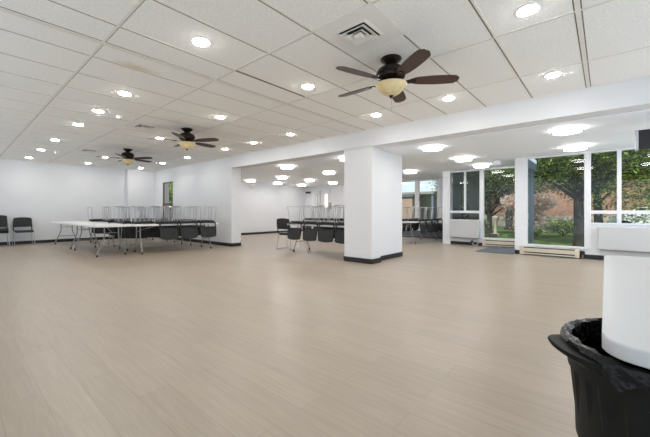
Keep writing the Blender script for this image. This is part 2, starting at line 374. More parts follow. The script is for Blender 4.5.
# windows: frame + panes
wn = [0]
def window(axis, pos, rects, panes, depth=0.06):
    wn[0] += 1
    mb = MB(); g = MB()
    for i_, (a0, z0, a1, z1) in enumerate(rects): mb.box((pos-0.02-0.0017*i_, a0, z0), (pos+depth+0.0013*i_, a1, z1))
    f = mb.build('window_%d' % wn[0], M['frame']); f['kind'] = 'structure'
    for (a0, z0, a1, z1) in panes:
        g = MB(); x = pos + 0.03
        g.bm.faces.new([g.bm.verts.new(p) for p in [(x, a0, z0), (x, a1, z0), (x, a1, z1), (x, a0, z1)]])
        g.build('pane', M['glass'], f)
    return f
# big fixed light right of the pier
window('x', XW, [(0.340, 0.22, 0.352, 2.38), (1.425, 0.22, 1.436, 2.38), (0.34, 0.22, 1.436, 0.262), (0.34, 2.35, 1.436, 2.38), (0.237, 0.22, 0.34, 2.38)], [(0.352, 0.26, 1.425, 2.36)])
# right-hand run: tall panes over low panes
rc = [(-1.5, 1.005, 0.237, 1.08), (-1.5, 2.355, 0.237, 2.38), (-1.5, 0.78, 0.237, 0.81)]; pn = []
yv = 0.237
while yv > -1.0:
    a = yv - 0.422 if yv > 0 else yv - 0.95
    rc.append((a-0.07, 0.78, a, 2.38)); pn += [(a, 1.08, yv, 2.36), (a, 0.81, yv, 1.005)]; yv = a - 0.07
window('x', XW, rc, pn)
# recessed left pair
window('x', XL, [(2.86, 1.005, 3.79, 1.08), (2.86, 0.77, 3.79, 0.80), (3.75, 0.77, 3.79, 2.36), (2.76, 0.22, 2.88, 2.36), (3.285, 1.05, 3.335, 2.36), (2.86, 2.31, 3.79, 2.36)],
       [(2.88, 1.08, 3.285, 2.31), (3.335, 1.08, 3.75, 2.31), (2.88, 0.80, 3.75, 1.005)])
window('x', XL, [(1.66, 0.22, 1.70, 2.36), (1.66, 0.22, 2.76, 0.265), (1.66, 2.32, 2.76, 2.36)], [(1.70, 0.265, 2.76, 2.32)])
g = MB(); g.bm.faces.new([g.bm.verts.new(p) for p in [(XW+.06, 1.55, 0.16), (XL, 1.55, 0.16), (XL, 1.55, 2.2), (XW+.06, 1.55, 2.2)]]); g = g.build('window_7', M['glass']); g['kind'] = 'structure'
# far glazing
window('x', XF, [(4.45, 0.28, 6.75, 0.36), (4.45, 2.29, 6.75, 2.35), (5.64, 0.3, 5.81, 2.35), (4.45, 0.3, 4.9, 2.35), (6.70, .3, 6.75, 2.35)], [(4.9, 0.36, 5.64, 2.29), (5.81, 0.36, 6.70, 2.29)])
# deep-set window of the main room near the corner
f = MB().box((XS+.02, wy0, wz0), (XS+0.08, wy0+0.04, wz1)).box((XS+0.02, wy1-0.05, wz0), (XS+0.08, wy1, wz1)).box((XS+0.02, wy0, wz1-.05), (XS+0.08, wy1, wz1)).box((XS-0.03, wy0-.03, wz0), (XS+0.08, wy1+.03, wz0+0.05)).box((XS+0.01, wy0, 1.30), (XS+0.08, wy1, 1.37))
f = f.build('window_6', M['wood']); f['kind'] = 'structure'
g = MB(); x = XS+0.05; g.bm.faces.new([g.bm.verts.new(p) for p in [(x, wy0, wz0), (x, wy1, wz0), (x, wy1, wz1), (x, wy0, wz1)]]); g.build('pane', M['glass'], f)

# doors in the far wall
d1 = MB().box((XF-0.035, 10.98, 0), (XF, 11.03, 2.08)).box((XF-0.035, 11.5, 0), (XF, 11.55, 2.08)).box((XF-0.035, 10.98, 2.03), (XF, 11.55, 2.08)).box((XF-0.02, 11.03, 0), (XF, 11.5, 2.03))
d1 = struct('door_1', d1, M['doorp'])
MB().box((XF-0.03, 11.08, 1.27), (XF-0.02, 11.22, 1.97)).build('vision_frame', M['grey_leg'], d1)
MB().box((XF-0.034, 11.105, 1.30), (XF-0.03, 11.195, 1.94)).build('vision_pane', M['frame'], d1)
MB().tube([(XF-0.03, 11.09, 1.0), (XF-0.08, 11.09, 1.0), (XF-0.08, 11.18, 1.0)], 0.012).build('door_handle', M['silver'], d1)
d2 = MB().box((XF-.02, dy0-0.05, 0), (XF+0.2, dy0, 2.15)).box((XF-.02, dy1, 0), (XF+0.2, dy1+0.04, 2.15)).box((XF-0.02, dy0-.05, 2.10), (XF+.2, dy1+.04, 2.15)).box((XF+.03, dy0, 0), (XF+0.07, dy1, 2.1))
d2 = struct('door_2', d2, M['doorp'])
MB().box((XF+0.015, 10.40, 1.22), (XF+0.03, 10.66, 1.97)).build('vision_frame', M['grey_leg'], d2)
MB().box((XF+0.01, 10.43, 1.25), (XF+0.015, 10.63, 1.94)).build('vision_pane', M['lite'], d2)  # pane glows by emission, standing in for light behind the glass
tag(MB().box((XF-0.04, 10.2, 1.18), (XF-.002, 10.31, 1.5), bev=.004).build('notice_card', M['tan']), 'small tan notice card on the far white wall beside the bright door lite', 'notice')

# ------------------------------------------------------------------ FIXTURES on walls
def tagbox(name, label, cat, a, b, m, bev=0.004): return tag(MB().box(a, b, bev=bev).build(name, m), label, cat)
e = thing('emergency_light', 'small white emergency light box high on the end wall', 'emergency light', (9.23, YB, 2.1))
MB().box((-0.14, -0.07, 0), (0.14, -0.001, 0.19), bev=0.006).build('housing', M['vent'], e)
for s in (-1, 1): MB().lathe([(0.03, 0), (0.045, 0.02), (0.045, 0.05)], 14, (0.07*s, -0.10, 0.07)).build('lamp_head', M['frame'], e, True)
e = thing('light_switch', 'white switch plate low on the end wall above upturned chairs', 'switch', (11.8, YB, 0.88))
MB().box((-0.04, -0.012, 0), (0.04, -0.001, 0.12), bev=0.003).build('plate', M['vent'], e)
MB().box((-0.012, -0.02, 0.04), (0.012, -0.012, 0.08)).build('rocker', M['frame'], e)
e = thing('wall_speaker', 'small dark wall box high beside the narrow far door', 'speaker', (XF, 11.72, 2.0))
MB().box((-0.09, -0.17, 0), (-.001, 0.17, 0.10), bev=0.01).build('housing', M['grey_leg'], e)
MB().box((-0.095, -0.14, 0.015), (-0.09, 0.14, 0.085)).build('grille', M['black'], e)
e = thing('exit_lamp', 'small white box hanging from low ceiling above the glazed door', 'emergency light', (9.4, 2.07, LC))
MB().box((-0.05, -0.07, -0.13), (0.05, 0.07, -0.02), bev=0.006).build('housing', M['frame'], e)
MB().lathe([(0.012, -0.025), (0.012, -0.0)], 10).build('stem', M['ring'], e)

# smoke detectors
def detector(loc, label):
    t = thing('smoke_detector', label, 'smoke detector', loc, group=None)
    MB().lathe([(0.03, -0.05), (0.055, -0.035), (0.065, -0.012), (0.065, 0)], 20).build('housing', M['vent'], t, True)
    MB().lathe([(0.012, -0.056), (0.012, -0.048)], 10).build('sensor', M['grey_leg'], t)
detector((1.98, 6.27, HC), 'round pale smoke detector on tiles left of the middle ceiling fan')
detector((2.0, 11.33, HC), 'small smoke detector on the tiles nearest the left wall')

# recessed downlights
t0 = None
def downlight(x, y, label):
    global t0
    if t0 is None:
        t0 = thing('recessed_downlight', label, 'ceiling light', (x, y, HC), group='downlights in tiled ceiling')
        MB().lathe([(0.074, -0.004), (0.083, -0.008), (0.094, -0.003), (0.094, 0.0)], 28, cap0=False, cap1=False).build('trim_ring', M['ring'], t0, True)
        MB().lathe([(0.012, -0.022), (0.035, -0.0205), (0.058, -0.016), (0.068, -0.010), (0.074, -0.004), (0.075, -0.0015)], 28).build('lens', M['light'], t0, True)
    else: dup(t0, 'recessed_downlight', (x, y, HC), (0, 0, 0), label)
rowsy = {1.63: [0.47, 2.92, 4.99, 6.18, 7.43, 9.45, 11.2, 13.13], 3.155: [0.47, 2.92, 5.0, 7.45, 11.3, 13.13], 4.855: [0.467, 1.70, 2.91, 5.0, 6.26, 7.47, 9.5, 11.23, 13.15]}
nmx = {1.63: 'the line of downlights furthest left', 3.155: 'the middle line of downlights, with the fans', 4.855: 'the line of downlights beside the bulkhead', -0.6: 'the line of downlights behind the camera'}
for x, ys in rowsy.items():
    vis = [y for y in ys if (x > 3 and y > 0) or (0 < x < 3 and y > 1)]
    for y in ys:
        if y in vis:
            i = vis.index(y)
            pl = 'nearest' if i == 0 else 'farthest' if i == len(vis)-1 else ORD[i] + ' from the front'
            downlight(x, y, 'round ceiling light, %s in %s' % (pl, nmx[x]))
        else: downlight(x, y, 'round ceiling light out of view in %s' % nmx[x])

# flush drum lights under the low ceiling
p0 = None
def flush(x, y, label):
    global p0
    if p0 is None:
        p0 = thing('flush_light', label, 'ceiling light', (x, y, LC), group='drum lights under low ceiling')
        MB().lathe([(0.15, -0.022), (0.15, 0)], 32).build('base_plate', M['ring'], p0)
        MB().lathe([(0.178, -0.070), (0.190, -0.062), (0.190, -0.028), (0.18, -0.022), (0.15, -0.022)], 32, cap0=False, cap1=False).build('diffuser', M['flush'], p0, True)
        MB().lathe([(0.02, -0.074), (0.178, -0.0695)], 32).build('lens', M['flens'], p0, True)
        for zz, rr in ((-0.066, 0.009), (-0.012, 0.009)):
            MB().tube([(0.198*math.cos(a*PI/16), 0.198*math.sin(a*PI/16), zz) for a in range(32)], rr, 6, closed=True).build('rim', M['rim'], p0, True)
    else: dup(p0, 'flush_light', (x, y, LC), (0, 0, 0), label)
FX = [6.53, 8.45, 10.0, 11.55]; FY = [-0.9, 0.45, 2.6, 4.71, 6.86, 9.15, 11.1]
fxn = ['row nearest the bulkhead', 'second row from bulkhead', 'third row from bulkhead', 'row by the far wall']
for i, x in enumerate(FX):
    for j, y in enumerate(FY):
        if (i == 2 and y < 2) or (i == 3 and y < 5) or (i == 0 and y > 9): continue
        if y < 0: lab = 'round drum light out of view at the right end of the %s' % fxn[i]
        else: lab = 'round drum light, %s from the right in %s' % (ORD[j-1 if i < 2 else j-2 if i == 2 else j-4], fxn[i])
        flush(x, y, lab)

# ceiling vents
def vent(x, y, label, first=[None]):
    if first[0]:
        return dup(first[0], 'ceiling_vent', (x, y, HC), (0, 0, 0), label)
    t = thing('ceiling_vent', label, 'vent', (x, y, HC), group='square ceiling vents'); first[0] = t
    s = 0.30
    MB().box((-s, -s, -0.004), (s, s, -0.001)).build('panel', M['panel'], t)
    mb = MB()
    MB().box((-0.148, -0.148, -0.0055), (0.148, 0.148, -0.004)).build('duct_opening', M['dark'], t)
    def ring(mb, r0, z0, r1, z1):
        A = [mb.bm.verts.new((sx*r0, sy*r0, z0)) for sx, sy in ((1, 1), (-1, 1), (-1, -1), (1, -1))]
        B = [mb.bm.verts.new((sx*r1, sy*r1, z1)) for sx, sy in ((1, 1), (-1, 1), (-1, -1), (1, -1))]
        D = [mb.bm.verts.new((v.co.x, v.co.y, v.co.z+0.004)) for v in A]; E = [mb.bm.verts.new((v.co.x, v.co.y, v.co.z+0.004)) for v in B]
        for j in range(4):
            k = (j+1) % 4
            mb.bm.faces.new([A[j], A[k], B[k], B[j]]); mb.bm.faces.new([D[j], E[j], E[k], D[k]])
            mb.bm.faces.new([A[j], D[j], D[k], A[k]]); mb.bm.faces.new([B[j], B[k], E[k], E[j]])
    for k, (r0, z0, r1, z1) in enumerate([(0.165, -0.006, 0.14, -0.012), (0.132, -0.030, 0.088, -0.008), (0.090, -0.040, 0.046, -0.012)]):
        mb = MB(); ring(mb, r0, z0, r1, z1); mb.build('louver', M['vent'], t)
    MB().box((-0.036, -0.036, -0.05), (0.036, 0.036, -0.012), bev=0.004).build('core', M['vent'], t)
    return t
vent(2.527, 1.69, 'square ceiling vent in plain panel beside the nearest fan')
vent(2.527, 6.65, 'square ceiling vent left of the middle fan')
vent(2.527, 10.4, 'square ceiling vent beyond the smaller fan, near the left wall')

# ------------------------------------------------------------------ ceiling fans
def make_fan(loc, rz, label):
    t = thing('ceiling_fan', label, 'ceiling fan', loc, rz, 'ceiling fans')
    MB().lathe([(0.02, -0.085), (0.05, -0.075), (0.075, -0.045), (0.10, -0.03), (0.112, -0.012), (0.108, 0)], 28).build('canopy', M['bronze'], t, True)
    MB().lathe([(0.05, -0.10), (0.05, -0.07)], 20).build('neck', M['bronze'], t, True)
    MB().lathe([(0.06, -0.242), (0.11, -0.236), (0.145, -0.21), (0.152, -0.18), (0.158, -0.175), (0.158, -0.158), (0.152, -0.152), (0.142, -0.122), (0.11, -0.10), (0.05, -0.09)], 32).build('motor_housing', M['bronze'], t, True)
    MB().lathe([(0.06, -0.286), (0.09, -0.276), (0.095, -0.262), (0.075, -0.235)], 24).build('light_fitter', M['bronze'], t, True)
    for k in range(5):
        A = math.radians(72*k); R = Matrix.Rotation(A, 4, 'Z')
        tilt = Matrix.Translation((0, 0, -0.247)) @ R @ Matrix.Rotation(math.radians(-12), 4, 'X')
        # blade outline, widening then rounded at the tip
        n = 12; up = []
        for i in range(n+1):
            f_ = i/n; x = 0.20 + 0.50*f_
            wd = 0.046 + 0.030*math.sin(PI*min(1, f_*0.85))**0.8
            if f_ > 0.90: wd *= math.sqrt(max(0, 1-((f_-0.90)/0.10)**2))*0.55 + 0.45
            if f_ < 0.1: wd *= 0.6 + 4*f_
            up.append((x, wd))
        poly = up + [(x, -y) for x, y in reversed(up)]
        mb = MB().prism(poly, -0.004, 0.004); bmesh.ops.transform(mb.bm, matrix=tilt, verts=mb.bm.verts)
        bl = mb.build('blade', M['blade'], t)
        mb = MB().prism([(0.09, 0.016), (0.15, 0.012), (0.19, 0.034), (0.26, 0.026), (0.27, 0), (0.26, -0.026), (0.19, -0.034), (0.15, -0.012), (0.09, -0.016)], -0.011, -0.004)
        bmesh.ops.transform(mb.bm, matrix=tilt, verts=mb.bm.verts)
        mb.build('blade_arm', M['bronze'], bl)
    MB().lathe([(0.02, -0.402), (0.055, -0.396), (0.092, -0.376), (0.126, -0.342), (0.148, -0.308), (0.163, -0.288), (0.166, -0.280), (0.155, -0.278), (0.05, -0.284)], 32).build('light_bowl', M['amber'], t, True)
    MB().lathe([(0.003, -0.432), (0.012, -0.424), (0.014, -0.412), (0.026, -0.402), (0.028, -0.392), (0.02, -0.388)], 16).build('finial', M['bronze'], t, True)
    MB().tube([(0.01, 0, -0.425), (0.012, 0, -0.53)], 0.0025, 5).tube([(0.012, 0, -0.53), (0.012, 0, -0.55)], 0.006, 6).build('pull_chain', M['silver'], t)
    return t
fan = make_fan((3.18, 1.72, HC), math.radians(-126), 'nearest dark ceiling fan with amber bowl and five walnut blades')
dup(fan, 'ceiling_fan', (3.17, 6.22, HC), (0, 0, math.radians(9)), 'middle dark ceiling fan with amber bowl, second from the front')
dup(fan, 'ceiling_fan', (3.16, 9.42, HC), (0, 0, math.radians(16)), 'farthest dark ceiling fan with amber bowl, close to the left wall')

# ------------------------------------------------------------------ folding tables
def make_table(L, label, inset=0.22, ztop=0.735, W=0.76, th=0.042, top='white_pl'):
    t = thing('folding_table', label, 'table', group='white folding tables')
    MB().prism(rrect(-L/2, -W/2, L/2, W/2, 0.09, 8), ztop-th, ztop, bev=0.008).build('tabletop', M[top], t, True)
    for sx in (-1, 1):
        x = sx*(L/2 - inset); mb = MB()
        for sy in (-1, 1):
            mb.tube([(x, sy*0.15, ztop-th), (x, sy*0.15, 0.46), (x, sy*0.17, 0.38), (x, sy*0.24, 0.20), (x, sy*0.285, 0.10), (x, sy*0.30, 0.02)], 0.0145, 8)
        mb.tube([(x, -0.215, 0.26), (x, 0.215, 0.26)], 0.010, 6).tube([(x, -0.15, 0.55), (x, 0.15, 0.55)], 0.008, 6)
        lf = mb.build('leg_frame', M['grey_leg'], t, True)
        for sy in (-1, 1): MB().tube([(x, sy*0.297, 0.05), (x, sy*0.301, 0.0)], 0.02, 8).build('foot_cap', M['cap'], lf)
        MB().tube([(x, 0, 0.55), (x - sx*0.10, 0, 0.60), (x - sx*0.48, 0, ztop-th)], 0.008, 6).build('brace', M['grey_leg'], t)
    return t
def put(t, x, y, rz): t.location = (x, y, 0); t.rotation_euler = (0, 0, rz); return t
L8 = 2.44
tb = put(make_table(L8, 'bare white folding table nearest the left foreground, end towards us'), 2.58, 9.75, PI/2)
dup(tb, 'folding_table', (2.58, 12.19, 0), (0, 0, PI/2), 'bare white folding table behind the foreground one, by the left wall')
TH = math.radians(-4)
tg = put(make_table(2.25, 'white folding table with three upturned chairs along its near edge'), 4.10, 8.74, TH)
td = dup(tg, 'folding_table', (4.12, 9.92, 0), (0, 0, 0), 'white folding table in second row back, covered with upturned chairs')
te = dup(tg, 'folding_table', (4.22, 11.25, 0), (0, 0, math.radians(-2)), 'white folding table in third row back, covered with upturned chairs')
tz = dup(tg, 'folding_table', (4.12, 12.75, 0), (0, 0, 0), 'white folding table in last row against left wall, with upturned chairs')
t2 = dup(tg, 'folding_table', (6.36, 5.20, 0), (0, 0, PI/2), 'white folding table behind the pillar with chair backs hanging off it')
t3 = dup(tg, 'folding_table', (9.30, 7.40, 0), (0, 0, PI/2), 'white folding table deep in the far room before the doors')
t4 = dup(tg, 'folding_table', (10.95, 4.87, 0), (0, 0, 0), 'white folding table seen past the pillar before the far windows')
tn = put(make_table(2.21, 'white tabletop with rounded corner in right foreground over the bin', inset=0.62, ztop=0.735, top='dimmed_pl'), 2.195, -0.373, 0)
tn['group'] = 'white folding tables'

# ------------------------------------------------------------------ chairs
def make_chair(label, group):
    t = thing('stacking_chair', label, 'chair', group=group)
    def seat(u, v):
        x = 0.21 - 0.42*u; y = (v-0.5)*0.46*(1-0.06*(2*u-1)**2)
        z = 0.445 - 0.03*max(0, (0.18-u)/0.18)**2 + 0.018*(2*v-1)**2*0.6 + 0.006*(u-0.5)
        return (x, y, z), (0, 0, 1)
    MB().grid(seat, 8, 8, 0.026).build('seat', M['black'], t, True)
    MB().prism(rrect(-0.20, -0.205, 0.185, 0.205, 0.05, 4), 0.398, 0.436, bev=0.008).build('seat_pan', M['black'], t)
    def back(u, v):     # u across, v up
        y = (u-0.5)*0.45*(1 - 0.10*max(0, (v-0.75)/0.25)**3 - 0.05*max(0, (.15-v)/.15)**2)
        z = 0.605 + 0.245*v + 0.018*(1-(2*u-1)**2)*(v**3)
        x = -0.225 - 0.05*v - 0.035*(1-(2*u-1)**2) + 0.02
        return (x, y, z), (1, 0, 0.2)
    MB().grid(back, 10, 8, 0.018).build('backrest', M['mesh'], t, True)
    mb = MB()
    for sy in (-1, 1): mb.tube([(-0.17, sy*0.215, 0.44), (-0.205, sy*0.222, 0.47), (-0.215, sy*0.222, 0.58), (-0.245, sy*0.218, 0.72), (-0.260, sy*0.205, 0.83)], [0.016, 0.016, 0.015, 0.013, 0.010], 8)
    def strip(u, v):
        return (-0.21 - 0.03*(1-(2*u-1)**2) + 0.005, (u-0.5)*0.43, 0.565 + 0.042*v), (1, 0, 0)
    mb.grid(strip, 8, 2, 0.016)
    mb.build('back_frame', M['black'], t, True)
    for sy in (-1, 1):
        mb = MB(); y = sy*0.225
        mb.tube([(0.17, y*0.88, 0.43), (0.20, y, 0.40), (0.235, y*1.06, 0.03), (0.22, y*1.07, 0.009), (-0.22, y*1.07, 0.009), (-0.235, y*1.06, 0.03), (-0.18, y*0.96, 0.41), (-0.15, y*0.88, 0.43)], 0.0078, 7)
        mb.build('leg_frame', M['chrome'], t, True)
    for xx in (0.15, -0.14): MB().tube([(xx, -0.20, 0.425), (xx, 0.20, 0.425)], 0.008, 6).build('stretcher', M['chrome'], t)
    return t
SEAT_TOP = 0.468
proto = make_chair('charcoal chair beside the two-high stack against the left wall', 'chairs against left wall')
proto.location = (1.57, 13.66, 0); proto.rotation_euler = (0, 0, -PI/2)
dup(proto, 'stacking_chair', (0.98, 13.62, 0), (0, 0, -PI/2), 'lower charcoal chair of the stack of two at the left edge')
dup(proto, 'stacking_chair', (0.98, 13.62, 0.075), (0, 0, -PI/2), 'upper charcoal chair of the stack of two at the left edge')
dup(proto, 'stacking_chair', (6.40, 6.66, 0), (0, 0, math.radians(8)), 'upright charcoal chair standing behind the end of the pillar table', 'upright chair by pillar table')
def hang(table, side, offs, group, labels, jitter=0.03):
    """upturned chairs: seats on the table, backs hanging over one edge"""
    tx, ty, _ = table.location; rz = table.rotation_euler[2]
    for i, o in enumerate(offs):
        if side in ('near', 'back'):
            s = -1 if side == 'near' else 1
            lx, ly, hd = o, s*(0.38 - 0.165), (PI/2 if s < 0 else -PI/2)
        else:
            lx, ly, hd = (1.12 - 0.165 if side == 'end' else -(1.12-.165)), o, (PI if side == 'end' else 0)
        x = tx + lx*math.cos(rz) - ly*math.sin(rz); y = ty + lx*math.sin(rz) + ly*math.cos(rz)
        hh = rz + hd + random.uniform(-jitter, jitter)
        dup(proto, 'stacking_chair', (x, y, 0.736 + SEAT_TOP), (PI, 0, hh), labels % ORD[i], group)
hang(tg, 'near', [-0.30, 0.22, 0.76], 'upturned chairs on near edge of front table', 'upturned charcoal chair, %s from left of three backs hanging off nearest table edge', 0.02)
G = 'upturned chairs crowded on back tables'
hang(tg, 'back', [-0.75, -0.22, 0.31, 0.84], G, 'upturned chair, %s from left on far edge of front chair table')
hang(td, 'near', [-0.82, -0.28, 0.26, 0.80], G, 'upturned chair, %s from left on near edge of second-row table')
hang(td, 'back', [-0.78, -0.24, 0.30, 0.82], G, 'upturned chair, %s from left on far edge of second-row table')
hang(te, 'near', [-0.84, -0.30, 0.24, 0.80], G, 'upturned chair, %s from left on near edge of third-row table')
hang(te, 'back', [-0.80, -0.26, 0.28, 0.82], G, 'upturned chair, %s from left on far edge of third-row table')
hang(tz, 'near', [-0.82, -0.28, 0.28, 0.82], G, 'upturned chair, %s from left on near edge of last-row table')
# table behind the pillar: long axis runs along Y, its -X edge is local +y side
G2 = 'upturned chairs on table behind pillar'
hang(t2, 'back', [0.75, 0.20, -0.30, -0.81], G2, 'upturned charcoal chair, %s from left of four backs hanging left of the pillar', 0.02)
hang(t2, 'near', [0.25, -0.27, -0.80], G2, 'upturned chair, %s from left on the hidden side of the pillar table')
hang(t3, 'back', [0.82, 0.28, -0.26, -0.80], 'upturned chairs on table in far room', 'upturned chair, %s from left on the table deep in far room')
hang(t3, 'near', [0.80, 0.26, -0.28, -0.82], 'upturned chairs on table in far room', 'upturned chair, %s from left on door side of deep far table')
hang(t4, 'near', [-0.62, -0.10, 0.42, 0.92], 'upturned chairs before the far windows', 'upturned chair, %s from left on near edge of table seen past pillar')
hang(t4, 'back', [-0.80, -0.26, 0.28, 0.80], 'upturned chairs before the far windows', 'upturned chair, %s from left on window side of table seen past pillar')

# ------------------------------------------------------------------ heaters, mat
def wall_heater(name, label, x, y0, y1, z0, z1, d):
    t = thing(name, label, 'heater', (x, (y0+y1)/2, z0)); hw = (y1-y0)/2; h = z1-z0
    MB().box((-d, -hw, 0.0), (0, hw, h), bev=0.012).build('cabinet', M['heater'], t)
    mb = MB(); n_ = 14
    for k in range(n_): mb.box((-d*0.8, -hw*0.3-0.02 - k*hw*0.045, h), (-d*0.3, -hw*0.3-0.005-k*hw*0.045, h+0.004))
    mb.build('top_grille', M['grey_leg'], t)
    MB().box((-d*0.85, -hw+0.04, -0.03), (-0.02, hw-0.04, 0.002)).build('bottom_inlet', M['grey_leg'], t)
    return t
wall_heater('wall_heater', 'white wall-hung heater cabinet beneath the left pair of windows', XL-0.001, 2.86, 3.735, 0.24, 0.78, 0.14)
wall_heater('wall_heater', 'long pale heater cabinet under the right-hand windows behind the foreground tabletop', XW-0.001, -1.3, 0.12, 0.245, 0.73, 0.15)
def base_heater(label, x, y0, y1, d=0.09):
    t = thing('baseboard_heater', label, 'heater', (x, (y0+y1)/2, 0)); hw = (y1-y0)/2
    MB().box((-d, -hw, 0.085), (-d+0.012, hw, 0.175), bev=0.003).build('front_cover', M['beige'], t)
    MB().box((-d*0.75, -hw, 0.196), (0, hw, 0.21)).build('top_hood', M['beige'], t)
    MB().box((-d+0.01, -hw, 0.02), (-0.004, hw, 0.19)).build('fin_core', M['dark'], t)
    MB().box((-d, -hw, 0.03), (-d+0.012, hw, 0.058)).build('lower_lip', M['beige'], t)
    for s in (-1, 1): MB().box((-d-0.004, s*hw-0.04, 0.015), (0, s*hw+0.04, 0.215), bev=0.004).build('end_cap', M['beige'], t)
base_heater('beige baseboard heater under the tall fixed window right of the pier', XW-.045, 0.47, 1.53)
t = thing('baseboard_heater', 'dark long baseboard heater under the far windows past the pillar', 'heater', (XF-0.015, 5.6, 0))
MB().box((-0.10, -1.0, 0.04), (-0.085, 1.0, 0.26), bev=0.004).build('front_cover', M['mat_'], t)
MB().box((-0.09, -1.0, 0.0), (0, 1.0, 0.24)).build('fin_core', M['dark'], t)
MB().box((-0.11, -1.0, 0.262), (0, 1.0, 0.28)).build('top_hood', M['mat_'], t)
base_heater('beige baseboard heater under the glazed door behind the mat', XL-0.003, 1.75, 2.74)
t = thing('radiator_valve', 'small copper pipe valve at floor beside the right baseboard heater', 'valve', (9.44, 0.38, 0))
MB().tube([(0, 0, 0), (0, 0, 0.10), (0, 0.02, 0.14), (0.02, 0.1, 0.15)], 0.018, 8).build('pipe', M['copper'], t, True)
MB().lathe([(0.035, 0.10), (0.045, 0.12), (0.045, 0.16), (0.03, 0.175)], 14).build('knob', M['black'], t, True)
t = thing('radiator_pipe', 'chrome pipe loop at floor below the left wall heater', 'pipe', (10.76, 2.97, 0))
MB().tube([(0, -0.07, 0.22), (0, -0.10, 0.12), (0, -0.06, 0.04), (0, 0.0, 0.015), (0, 0.07, 0.05), (0, 0.09, 0.12), (0, 0.06, 0.22)], 0.016, 8).build('loop', M['chrome'], t, True)
MB().lathe([(0.028, 0.10), (0.034, 0.12), (0.028, 0.16)], 12, (0, 0.09, 0)).build('valve_body', M['black'], t, True)
t = thing('entrance_mat', 'flat blue-grey entrance mat before the glazed door', 'mat', (9.92, 2.13, 0))
MB().prism(rrect(-0.62, -0.42, 0.68, 0.42, 0.02, 3), 0.001, 0.010).build('pile', M['mat_'], t)
mb = MB()
for a, b in [((-0.64, -0.44), (-0.62, 0.44)), ((0.68, -0.44), (0.70, 0.44)), ((-0.64, -0.44), (0.70, -0.42)), ((-0.64, 0.42), (0.70, 0.44))]: mb.box((*a, 0.0), (*b, 0.007))
mb.build('rubber_border', M['black'], t)

# hanging monitor at right edge
t = thing('hanging_monitor', 'black boxed monitor with silver edge hung from low ceiling at right edge', 'monitor', (6.5, -0.33, 1.93))
MB().box((-0.02, -0.55, 0.0), (0.08, 0.0, 0.275), bev=0.006).build('screen_box', M['screen'], t)
MB().box((-0.026, -0.018, -0.004), (0.11, 0.014, 0.280), bev=0.004).build('side_trim', M['silver'], t)
MB().tube([(0.04, -0.27, 0.27), (0.04, -0.27, LC-1.93)], 0.02, 10).build('ceiling_pole', M['black'], t, True)
MB().lathe([(0.06, LC-1.93-0.012), (0.06, LC-1.93)], 16, (0.04, -0.27, 0)).build('ceiling_plate', M['black'], t)

# ------------------------------------------------------------------ trash can
def make_can():
    R = 0.268; HT = 0.672
    t = thing('trash_can', 'black ribbed trash can with bag tucked under the foreground tabletop', 'trash can', (1.357, -0.166, 0))
    n = 96; bm = MB()
    def rad(j): return 1.0 + (0.028 if j % 4 < 2 else 0.0)
    prof = [(0.188, 0.0), (0.194, 0.02), (0.246, HT-0.09)]
    rings = []
    for r, z in prof: rings.append([bm.bm.verts.new((r*rad(j)*math.cos(2*PI*j/n), r*rad(j)*math.sin(2*PI*j/n), z)) for j in range(n)])
    for A, B in zip(rings, rings[1:]):
        for j in range(n): bm.bm.faces.new([A[j], A[(j+1) % n], B[(j+1) % n], B[j]])
    bm.bm.faces.new(list(reversed(rings[0])))
    bm.build('body', M['can'], t)
    MB().lathe([(0.244, HT-0.095), (0.258, HT-0.088), (0.262, HT-0.02), (R, HT-0.012), (R, HT), (R-0.02, HT), (R-0.024, HT-0.06), (R-0.03, HT-0.3)], 64, cap0=False, cap1=False).build('rim', M['can'], t, True)
    # moulded grip sticking out on the left
    A0 = math.radians(118)
    mb = MB(); m_ = 10
    def grip(u, v):
        a = A0 + (u-0.5)*math.radians(52); e = 1-(2*u-1)**4
        r = R - 0.012 + (0.058*e)*v
        return (r*math.cos(a), r*math.sin(a), HT - 0.018 - 0.006*v + 0.012*v*e), (0, 0, 1)
    mb.grid(grip, 16, 4, 0.012)
    def grip2(u, v):
        a = A0 + (u-0.5)*math.radians(52); e = 1-(2*u-1)**4
        r = R - 0.012 + 0.058*e*(1-v*0.8)
        return (r*math.cos(a), r*math.sin(a), HT - 0.012 - 0.036*v), (math.cos(a), math.sin(a), 0)
    mb.grid(grip2, 16, 4, 0.008)
    mb.build('grip', M['can'], t, True)
    # bag folded over the rim, crumpled, and hanging inside
    rnd = random.Random(3); nb = 120; bag = MB(); rings = []
    ph = [rnd.uniform(0, 6.28) for _ in range(8)]
    def wob(j, k): return sum(math.sin(2*PI*j/nb*fq + ph[q] + k*1.3*(q % 3))*am for q, (fq, am) in enumerate([(5, .35), (9, .3), (14, .3), (23, .3), (31, .25), (41, .2)]))
    pr_ = [(0.274, HT-0.034, .010), (0.276, HT-0.020, .007), (0.277, HT-0.006, .006), (0.272, HT+0.006, .006), (0.262, HT+0.010, .006), (0.248, HT+0.004, .009), (0.238, HT-0.03, .014), (0.230, HT-0.10, .02), (0.215, HT-0.22, .02), (0.195, HT-0.38, .02)]
    for k, (r, z, am) in enumerate(pr_):
        rings.append([bag.bm.verts.new(((r + am*0.7*wob(j, k))*math.cos(2*PI*j/nb), (r + am*0.7*wob(j, k))*math.sin(2*PI*j/nb), z + am*0.6*wob(j+7, k+2) - (0.018*abs(wob(j, 0)) if k == 0 else 0))) for j in range(nb)])
    for A, B in zip(rings, rings[1:]):
        for j in range(nb): bag.bm.faces.new([A[j], A[(j+1) % nb], B[(j+1) % nb], B[j]])
    bag.bm.faces.new(rings[-1])
    bag.build('bag_liner', M['bag'], t, True)
make_can()

